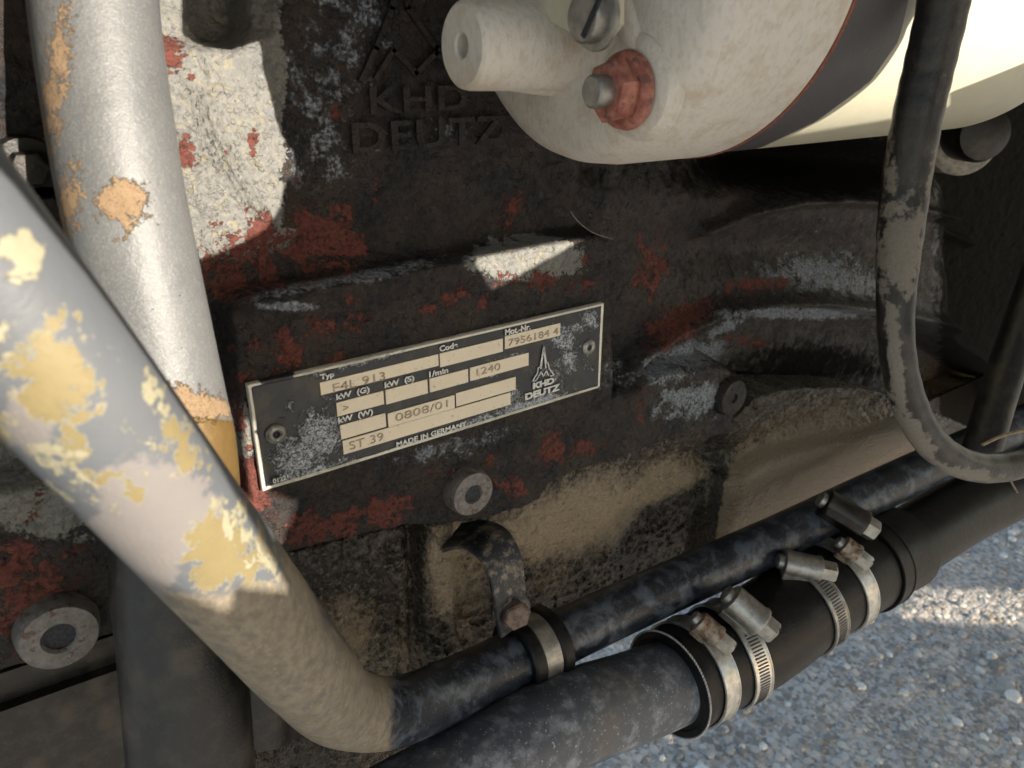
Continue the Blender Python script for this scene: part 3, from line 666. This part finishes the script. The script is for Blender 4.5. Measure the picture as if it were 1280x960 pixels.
# second lug at the top edge of the picture
l2 = lathe('mounting_lug', onx(588, 0, XF - .022) + np.array([0, 0, .0030]), (1, 0, 0), [(0, .004), (0, .0058), (.001, .0066), (.024, .007)], MCA, st, 40); wear_and_light(l2, lambda a, b, co: (0 * a + .3,))
# raised pad round the nut
pd = facepart('nut_pad', 792, 108, [(-.004, .0130), (.0002, .0118), (.0010, .0104), (.0012, .0090)], MCA, st, 48); wear_and_light(pd, lambda a, b, co: (0 * a + .25,))
nt = facepart('flange_nut', 790, 113, [(.0018, .0092), (.0034, .0088), (.0044, .0076)], MRST, st, 40)
lathe('nut_hex', onx(790, 113, XF) - np.array([.0034, 0, 0]), (-1, 0, 0), [(-.001, .0074), (.0044, .0074), (.0054, .0064)], MRST, nt, 6, .3)
lathe('stud', onx(790, 113, XF) - np.array([.008, 0, 0]), (-1, 0, 0), [(-.002, .0038), (.0046, .0038), (.0052, .0032)], MST, nt, 32)
rb = tube('cast_rib', catmull([onx(772, -30, XF + .002), onx(790, 30, XF + .002), onx(815, 85, XF + .003), onx(838, 140, XF + .005)], 6), np.linspace(.0042, .0034, 19), MCA, st); wear_and_light(rb, lambda a, b, co: (0 * a,))
# strap plate and slotted screw
br = [onx(a, b, XF - .010) for a, b in [(655, -40), (640, -4), (664, 14), (735, 52), (752, 50), (768, 30), (768, -30), (730, -60)]]
V = [p for p in br] + [p + np.array([.003, 0, 0]) for p in br]; n = len(br)
stp = mesh('strap_plate', V, [tuple(range(n)), tuple(range(2 * n - 1, n - 1, -1))] + [(i, n + i, n + (i + 1) % n, (i + 1) % n) for i in range(n)], MCRM, st, smooth=False)
lathe('washer', onx(748, 22, XF - .0102), (-1, 0, 0), [(0, .0072), (.0010, .0072), (.0012, .0066)], MST, stp, 40)
sc = lathe('slotted_screw', onx(742, 22, XF - .0110), (-1, 0, 0), [(0, .0056), (.0030, .0056), (.0036, .0050)], MST, st, 36)
bo = onx(739, 22, XF - .0148); dv = onx(746, 4, XF - .0148) - onx(730, 40, XF - .0148); dv /= np.linalg.norm(dv)
boxm('screw_slot', bo, (1, 0, 0), np.cross(dv, (1, 0, 0)), dv, .0005, .0013, .0094, MHOLE, sc, 0)

# ================================================================== PIPES AND HOSES
def path(L): return catmull([atd(a, b, d) for a, b, d in L], 14)
# vertical silver pipe
vp = tube('silver_pipe', path([(118, -60, .163), (120, 20, .164), (146, 200, .166), (172, 330, .170), (210, 500, .177), (224, 560, .180), (232, 640, .184)]), .0127, MVP, None, 96)
tag(vp, 'thick upright silver painted pipe with rust spots, left of the data plate', 'pipe')
wear_and_light(vp, lambda a, b, co: (np.maximum(blobs(a, b, [(152, 252, 32, 30, 0, .85), (152, 300, 12, 10, 0, .62), (70, 100, 22, 160, 8, .60), (85, 260, 20, 60, 8, .68), (240, 505, 50, 18, 10, .95), (135, 332, 8, 6, 0, .6), (115, 20, 30, 60, 0, .28)]), .22),
                           sstep(512, 530, b - (a - 240) * .1)))
bh = tube('rubber_hose', path([(222, 636, .190), (220, 660, .191), (222, 740, .192), (232, 850, .193), (246, 1040, .195)]), .0150, MRUB, None, 72, lump=.05)
tag(bh, 'wide worn black rubber hose hanging down at the lower left', 'hose')
# bent pipe in the foreground
PF = path([(-160, 180, .088), (-40, 325, .098), (95, 490, .112), (215, 635, .134), (315, 755, .160), (385, 840, .188), (432, 884, .222), (500, 888, .256), (590, 850, .288), (700, 797, .315), (830, 737, .345), (975, 672, .375), (1100, 612, .412), (1290, 525, .47), (1600, 390, .6)])
fp = tube('bent_steel_pipe', PF, .0112, MFG, None, 96); tag(fp, 'bent steel pipe with flaking grey, cream and yellow paint crossing the left foreground', 'pipe')
YEL = [(60, 470, 60, 60, 50, .75), (85, 530, 30, 70, 0, .68), (75, 400, 30, 30, 0, .6), (230, 560, 26, 50, -30, .60), (275, 690, 36, 50, 20, .95), (160, 610, 30, 14, 40, .62), (120, 600, 24, 10, 20, .62), (0, 520, 14, 60, 0, .55), (320, 700, 24, 40, 0, .7)]
PAL = [(30, 320, 36, 24, 40, .85), (5, 410, 40, 60, 20, .58), (60, 560, 50, 30, 30, .62), (100, 610, 70, 20, 30, .66), (170, 540, 40, 12, 40, .5), (200, 500, 20, 30, 0, .6), (300, 660, 20, 60, -35, .66), (330, 700, 12, 40, -40, .7), (180, 590, 20, 12, 0, .6)]
MAV = [(40, 520, 40, 50, 0, .8), (200, 640, 80, 60, 20, .95), (150, 700, 80, 60, 0, .9)]
wear_and_light(fp, lambda a, b, co: (blobs(a, b, YEL) * 1.02, blobs(a, b, PAL), blobs(a, b, MAV)))
wear_and_light(fp, lambda a, b, co: np.maximum(sstep(690, 760, b + (a - 300) * .12) * .42 * (a < 520), np.maximum(sstep(430, 530, a) * 1.1, sstep(150, 90, 1000.0 - 0 * a) * 0 + blobs(a, b, [(440, 770, 40, 90, -35, .95)]))), 'black')
# lower pipe, coupling hose, far pipe
LP = path([(430, 1060, .245), (560, 985, .268), (700, 905, .295), (800, 868, .32), (880, 835, .338)])
lp = tube('lower_pipe', LP, .0180, MLP, None, 96); tag(lp, 'scuffed grey-blue pipe along the bottom, ending in the clamped hose', 'pipe')
CH = path([(835, 855, .327), (880, 830, .340), (940, 800, .352), (1000, 757, .368), (1060, 718, .386), (1122, 684, .409)])
Rc = np.full(len(CH), .0222); Rc[:2] = (.0206, .0216)
chs = thing('coupling_hose', 'short fat black rubber hose joining the two lower pipes under four clamps', 'hose', tuple(CH[len(CH) // 2]))
tube('hose_sleeve', CH, Rc, MRU, chs, 96, lump=.03)
T0 = CH[1] - CH[0]
ring('frayed_lip', CH[0] + T0 * .2, T0, .0196, .0226, .0016, MRU, chs, 96)
VZ, FZ = [], []
ax, u, v = basis(T0)
zl = [CH[0] - ax * .0002 + (.0230 + .00022 * (-1) ** k) * (u * math.cos(2 * math.pi * k / 220) + v * math.sin(2 * math.pi * k / 220)) for k in range(221)]
tube('braided_edge', zl, .00038, MZIP, chs, 6, caps=False)
FP = path([(1100, 700, .402), (1200, 640, .44), (1300, 590, .475), (1600, 430, .62)])
tag(tube('far_pipe', FP, .0185, MRU, None, 72), 'black pipe running off behind the clamped hose at the lower right', 'pipe')
# dark upright hose pair at the right
CB = path([(1192, -90, .185), (1180, 0, .190), (1162, 80, .196), (1146, 150, .200), (1131, 240, .206), (1122, 330, .208), (1120, 420, .211), (1132, 490, .217), (1160, 548, .224), (1205, 580, .233), (1260, 583, .244), (1330, 560, .258)])
nb = len(CB); q = proj(CB)[:, 1]; Rb = np.where(q < 300, .0062, .0055)
Rb = .0047 + .0014 * (1 - sstep(250, 420, q)); Rb = Rb * (1 + .012 * np.sin(np.arange(nb) * 1.0))
cb = tube('looped_hose', np.array(CB), Rb, m_loophose(), None, 64); wear_and_light(cb, lambda a, b, co: (blobs(a, b, [(1128, 310, 30, 60, 4, .9), (1112, 240, 10, 80, 4, .7), (1165, 230, 8, 50, 8, .7), (1119, 450, 9, 70, -5, .95), (1142, 540, 12, 50, -35, .95), (1205, 592, 50, 8, 5, .9)]),)); tag(cb, 'black rubber hose hanging in a loop in front of the starter', 'hose')  # lower blobs paint the tan highlight strip, upper ones are dust
DK = path([(1330, 250, .30), (1290, 370, .29), (1255, 470, .285), (1232, 545, .28), (1222, 575, .28)])
tag(tube('rear_hose', DK, .0065, MRUB, None, 40), 'dark hose slanting down at the right edge behind the looped one', 'hose')

# ================================================================== P-CLIP AND BRACKET
def near(P, px, py):
    q = proj(P); i = int(((q - [px, py]) ** 2).sum(1).argmin()); i = min(max(i, 1), len(P) - 2)
    t = P[i + 1] - P[i - 1]; return P[i], t / np.linalg.norm(t)
pc = thing('pipe_clip', 'rubber lined pipe clip hung from a bent strap bracket below the data plate', 'pipe clip', tuple(at(645, 765, -.01)))
cp_, ct = near(PF, 668, 812)
ring('rubber_liner', cp_ - ct * .0068, ct, .0110, .0156, .0058, MRU, pc, 72, .0009)
ring('rubber_liner', cp_ + ct * .0068, ct, .0110, .0156, .0058, MRU, pc, 72, .0009)
ring('clip_band', cp_, ct, .0111, .0146, .0080, MST, pc, 72)
def ribbon(name, P, Wd, Wid, th, mat, parent):
    P = np.asarray(P); n = len(P); T = np.gradient(P, axis=0); T /= np.linalg.norm(T, axis=1)[:, None]; V = []
    for i in range(n):
        w = np.asarray(Wd[i], float); w = w - T[i] * (w @ T[i]); w /= np.linalg.norm(w); nn = np.cross(T[i], w); hw = Wid[i] / 2
        for (a, b) in ((-1, -.5), (-.94, -1), (.94, -1), (1, -.5), (1, .5), (.94, 1), (-.94, 1), (-1, .5)): V.append(P[i] + w * hw * a + nn * th / 2 * b)
    Fc = [(i * 8 + j, i * 8 + (j + 1) % 8, (i + 1) * 8 + (j + 1) % 8, (i + 1) * 8 + j) for i in range(n - 1) for j in range(8)]
    Fc += [tuple(range(8))[::-1], tuple((n - 1) * 8 + j for j in range(8))]
    return mesh(name, V, Fc, mat, parent)
SP = catmull([at(566, 672, .014), at(590, 668, .006), at(614, 678, -.004), at(630, 705, -.0105), at(636, 740, -.013), at(639, 768, -.0135), at(641, 784, -.013)], 8)
ns = len(SP); Wd = [np.array([.65, -.1, .0]) * (i / ns) + np.array([.9, .1, .25]) * (1 - i / ns) for i in range(ns)]
Wd = [np.array([.95, .05, .30 * (1 - i / ns)]) for i in range(ns)]
ribbon('strap_bracket', SP, Wd, np.interp(np.arange(ns), [0, ns * .4, ns * .75, ns - 1], [.017, .0155, .014, .013]), .0022, MBRK, pc)
ob = at(641, 764, -.0142)
lathe('clip_washer', ob + np.array([0, .001, 0]), (-.25, -.95, .1), [(-.002, .0074), (.0006, .0074), (.001, .0066)], MBRK, pc, 40)
lathe('clip_bolt', ob + np.array([0, -.0005, 0]), (-.25, -.95, .1), [(-.002, .0056), (.0036, .0056), (.0044, .0048), (.0045, .0030)], MST if False else m_simple('rusty_bolt_head', (.10, .068, .052), (.20, .15, .12), 500, .6, .3, .0003), pc, 6, .2)

# ================================================================== HOSE CLAMPS
def clamp(label, px, py, rad, w, scr, house, hl=.016, slots=True, rust=False, bandmat=MBAND, hr=.0048, small=False, roll=0.0, dep5=None):
    """band round the coupling hose; scr = pixel of screw head centre, house = pixel of housing centre"""
    c, t = near(CH, px, py)
    k = thing('hose_clamp', label, 'hose clamp', tuple(c), 'worm drive clamps on the coupling hose')
    ring('band', c, t, rad, rad + .0009, w, bandmat, k, 96, .00025)
    ring('band_edge', c + t * (w / 2 - .0004), t, rad + .0004, rad + .0013, .0007, bandmat, k, 96, .0002); ring('band_edge', c - t * (w / 2 - .0004), t, rad + .0004, rad + .0013, .0007, bandmat, k, 96, .0002)
    ax, u, v = basis(t)
    (tx, ty), (hx, hy) = house; mid = np.array([(tx + hx) / 2, (ty + hy) / 2])
    dirs = [u * math.cos(q_ * math.pi / 180) + v * math.sin(q_ * math.pi / 180) for q_ in range(360)]
    vis = [q_ for q_ in range(360) if dirs[q_] @ (CAM - c) / np.linalg.norm(CAM - c) > .15]
    q_ = min(vis, key=lambda q_: float(((proj(c + (rad + hr) * dirs[q_]) - mid) ** 2).sum()))
    a = q_ * math.pi / 180; rd = dirs[q_]; dep = float((c + rd * (rad + hr * .9) - CAM) @ fwd)
    dep = dep5 or dep; P0, P1 = atd(tx, ty, dep), atd(hx, hy, dep - .001); hc = (P0 + P1) / 2; tn = (P1 - P0) / np.linalg.norm(P1 - P0)
    rd0 = rd; rd = rd - tn * (rd @ tn); rd /= np.linalg.norm(rd); sd = np.cross(rd, tn); hl = np.linalg.norm(P1 - P0)
    hb = .6 if small else 1.0
    # half round hood: lathe with flattened base
    prof = [(-hl / 2, hr * .80), (-hl / 2 + .0006, hr * .98), (-hl / 2 + .002, hr), (hl / 2 - .002, hr), (hl / 2 - .0008, hr * 1.08), (hl / 2, hr * 1.06), (hl / 2, hr * .75)]
    hm = MRC if rust else (MDARK if dep5 else MST)
    h = lathe('screw_housing', hc, tn, prof, hm, k, 40)
    boxm('housing_foot', hc - rd * hr * .75, tn, sd, rd, hl * .92, hr * 1.9, hr * .6, hm, h, .0004)
    s = lathe('screw_head', hc + tn * (hl / 2), tn, [(0, hr * .62), (.0004, hr * .84), (.0064, hr * .84), (.0072, hr * .72), (.0073, hr * .2)], MST, k, 6, .3)
    boxm('screw_slot', hc + tn * (hl / 2 + .0072), tn, sd, rd, .0004, .0011, hr * 1.5, MHOLE, s, 0)
    lathe('screw_tip', hc - tn * (hl / 2), -tn, [(0, hr * .62), (.0022, hr * .58), (.0028, hr * .40)], MST, k, 20)
    if slots:
        base = None
        for j in range(26):
            b = a + (1 if (np.cross(t, rd) @ tn) > 0 else -1) * (.30 + j * .062); r2 = u * math.cos(b) + v * math.sin(b); t2 = np.cross(t, r2)
            V = []
            o2 = boxm('band_slot', c + r2 * (rad + .00095), t, t2, r2, w * .55, .00062, .0003, MHOLE, k, 0)
    else:
        pass
    return k
clamp('hose clamp nearest the frayed hose lip, its screw housing rusted', 866, 845, .0224, .0092, None, ((872, 775), (897, 797)), slots=False, rust=True, hr=.0048)
clamp('slotted hose clamp left of the bare middle stretch of black hose', 912, 820, .0226, .0098, None, ((912, 746), (950, 778)), hr=.0066)
clamp('hose clamp with dark slotted band right of the bare middle stretch', 1003, 757, .0224, .0098, None, ((978, 702), (1024, 712)), bandmat=MST, hr=.0060)
clamp('hose clamp with small rusty screw, second from the far hose end', 1040, 733, .0224, .0088, None, ((1052, 680), (1070, 694)), slots=False, rust=True, hr=.0050)
clamp('dark hose clamp at the far end of the black hose, housing highest of all', 1085, 706, .0226, .0100, None, ((1030, 626), (1078, 655)), bandmat=MRU, slots=False, hr=.0066, dep5=.372)

# ================================================================== SMALL LOOSE THINGS
tag(tube('hair_strand', path([(713, 264, .262), (722, 276, .262), (740, 290, .264), (766, 299, .266)]), .00013, MORING, None, 6), 'thin pale hair caught on the block above the data plate', 'hair')
tag(tube('straw_stalk', path([(1228, 556, .23), (1250, 546, .232), (1275, 539, .236), (1300, 536, .24)]), .0005, MSTRAW, None, 8), 'dry straw stalk lying in the bend of the looped hose', 'straw')
tag(tube('straw_wisp', path([(1258, 592, .24), (1264, 602, .242), (1272, 616, .243)]), .0003, MSTRAW, None, 6), 'short pale straw wisp hanging below the looped hose', 'straw')

# ================================================================== ADDED SUN MASKS (unseen sheets, holes shaped for the sun patches)
def cylhit(px, py, y0, z0, r):
    d = np.array([(px - 640) / F, (480 - py) / F, 1.0]) @ M; oy, oz = CAM[1] - y0, CAM[2] - z0
    a = d[1] ** 2 + d[2] ** 2; b = 2 * (oy * d[1] + oz * d[2]); c = oy * oy + oz * oz - r * r; D = b * b - 4 * a * c
    t = (-b - math.sqrt(max(D, 0))) / (2 * a); return CAM + t * d
holes = []
def H(pts, fn): holes.append([fn(a, b) for a, b in pts])
H([(60, -120), (252, -120), (251, 25), (268, 52), (300, 56), (333, 45), (336, 90), (346, 135), (354, 165), (375, 193), (375, 214), (360, 232), (357, 258), (338, 288), (300, 308), (245, 330), (200, 340), (120, 200)], lambda a, b: at(a, b, .010))
pipe_hit = lambda a, b: at(a, b, np.interp(b, [0, 300, 550], [-.008, -.012, -.016]))
H([(10, -120), (200, -120), (215, 100), (245, 320), (275, 520), (285, 640), (180, 640), (60, 330)], pipe_hit)
H([(268, 470), (285, 515), (306, 528), (312, 560), (325, 612), (366, 628), (362, 645), (345, 686), (250, 600)], lambda a, b: at(a, b, .004))
H([(590, 323), (700, 302), (732, 298), (680, 328), (618, 364), (612, 362), (604, 343)], lambda a, b: at(a, b, .0022 if b > 312 else .004))
H([(-60, 520), (60, 600), (78, 640), (77, 692), (0, 660), (-60, 640)], lambda a, b: at(a, b, .003))
fgd = lambda a, b: atd(a, b, np.interp(a * .6 + b * .8, [80, 240, 450, 640, 800], [.079, .087, .100, .121, .147]))
H([(-200, -60), (0, 150), (60, 205), (160, 330), (250, 480), (300, 560), (395, 752), (300, 735), (235, 724), (168, 716), (0, 575), (-300, 300)], fgd)
H([(1128, -120), (1140, 0), (1128, 50), (1092, 102), (1024, 152), (958, 178), (1000, 171), (1110, 152), (1184, 137), (1186, 118), (1300, 72), (1400, -120)], lambda a, b: cylhit(a, min(b, 180), ST[1], ST[2], RB))
H([(1115, 772), (1140, 736), (1280, 736), (1420, 738), (1420, 792), (1200, 778)], lambda a, b: atz(a, b, GZ))
H([(545, 950), (545, 918), (598, 896), (602, 935)], lambda a, b: at(a, b, .018))
def panel(name, label, proj2, inv, rect, th, nrm):
    polys = [[proj2(p) for p in h] for h in holes]
    pts, edges, k = [], [], 0
    for P in [rect] + polys:
        P = [Vector(p) for p in P]; n = len(P); pts += P; edges += [(k + i, k + (i + 1) % n) for i in range(n)]; k += n
    co, ed, fa, *_ = delaunay_2d_cdt(pts, edges, [], 0, 1e-6)
    cen = np.array([[sum(co[i][0] for i in f) / len(f), sum(co[i][1] for i in f) / len(f)] for f in fa])
    keep = np.ones(len(fa), bool)
    for P in polys: keep &= ~(sdpoly(cen[:, 0], cen[:, 1], P) < 0)
    keep &= sdpoly(cen[:, 0], cen[:, 1], rect) < 0
    V = [inv(c) for c in co]; Fc = [tuple(f) for f, kk in zip(fa, keep) if kk]
    adj = {}
    for fi, f in enumerate(Fc):
        for i in range(len(f)): adj.setdefault(tuple(sorted((f[i], f[(i + 1) % len(f)]))), []).append(fi)
    lab = [-1] * len(Fc); nb2 = [[] for _ in Fc]
    for l in adj.values():
        if len(l) == 2: nb2[l[0]].append(l[1]); nb2[l[1]].append(l[0])
    comps = []
    for i in range(len(Fc)):
        if lab[i] < 0:
            st_ = [i]; lab[i] = len(comps); cc = []
            while st_:
                j = st_.pop(); cc.append(j)
                for q_ in nb2[j]:
                    if lab[q_] < 0: lab[q_] = lab[i]; st_.append(q_)
            comps.append(cc)
    Fc = [Fc[i] for i in max(comps, key=len)]
    used = sorted({i for f in Fc for i in f}); mp_ = {o_: i for i, o_ in enumerate(used)}; V = [V[i] for i in used]; Fc = [tuple(mp_[i] for i in f) for f in Fc]
    n = len(V); top = [tuple(i + n for i in f)[::-1] for f in Fc]
    cnt = {}
    for f in Fc:
        for i in range(len(f)): e = (f[i], f[(i + 1) % len(f)]); cnt[e] = 1
    side = [(a, a + n, b + n, b) for (a, b) in cnt if (b, a) not in cnt]
    V2 = V + [tuple(np.array(v) + np.array(nrm) * th) for v in V]
    o = mesh(name, V2, Fc + top + side, MMASK, None, smooth=False); tag(o, label, 'sun mask'); return o
def toz(z): return lambda p: tuple((p - sund * ((z - p[2]) / -sund[2]))[:2])
panel('low_sun_mask', 'large added sheet above the engine, holes cut to shape the sun patches', toz(.140), lambda c: (c[0], c[1], .140), [(-.45, -.66), (1.9, -.66), (1.9, -.10), (-.03, -.10), (-.03, .05), (-.45, .05)], .0006, (0, 0, 1))  # added out of view to block the sun, holes give the lit patches
panel('upper_sun_mask', 'added sheet over the starter, out of view, keeping the sun off', toz(.196), lambda c: (c[0], c[1], .196), [(-.10, -.30), (1.9, -.30), (1.9, .25), (-.10, .25)], .0006, (0, 0, 1))  # added out of view to keep sun off the starter top
SKY_ = 1.6; SLP = math.tan(SUN_EL) / math.cos(SUN_AZ)
def toy(p): s = (p[1] + SKY_) / sund[1]; q = p - sund * s; return (q[0], q[2])
panel('side_sun_mask', 'added upright sheet in front of the engine, out of view, slotted to shape sunlight', toy, lambda c: (c[0], -SKY_, c[1]), [(-.4, -.55 + SLP * 1.50), (2.4, -.55 + SLP * 1.50), (2.4, .145 + SLP * .94), (-.4, .145 + SLP * .94)], .002, (0, -1, 0))  # added out of view to shade the lower pipes and ground
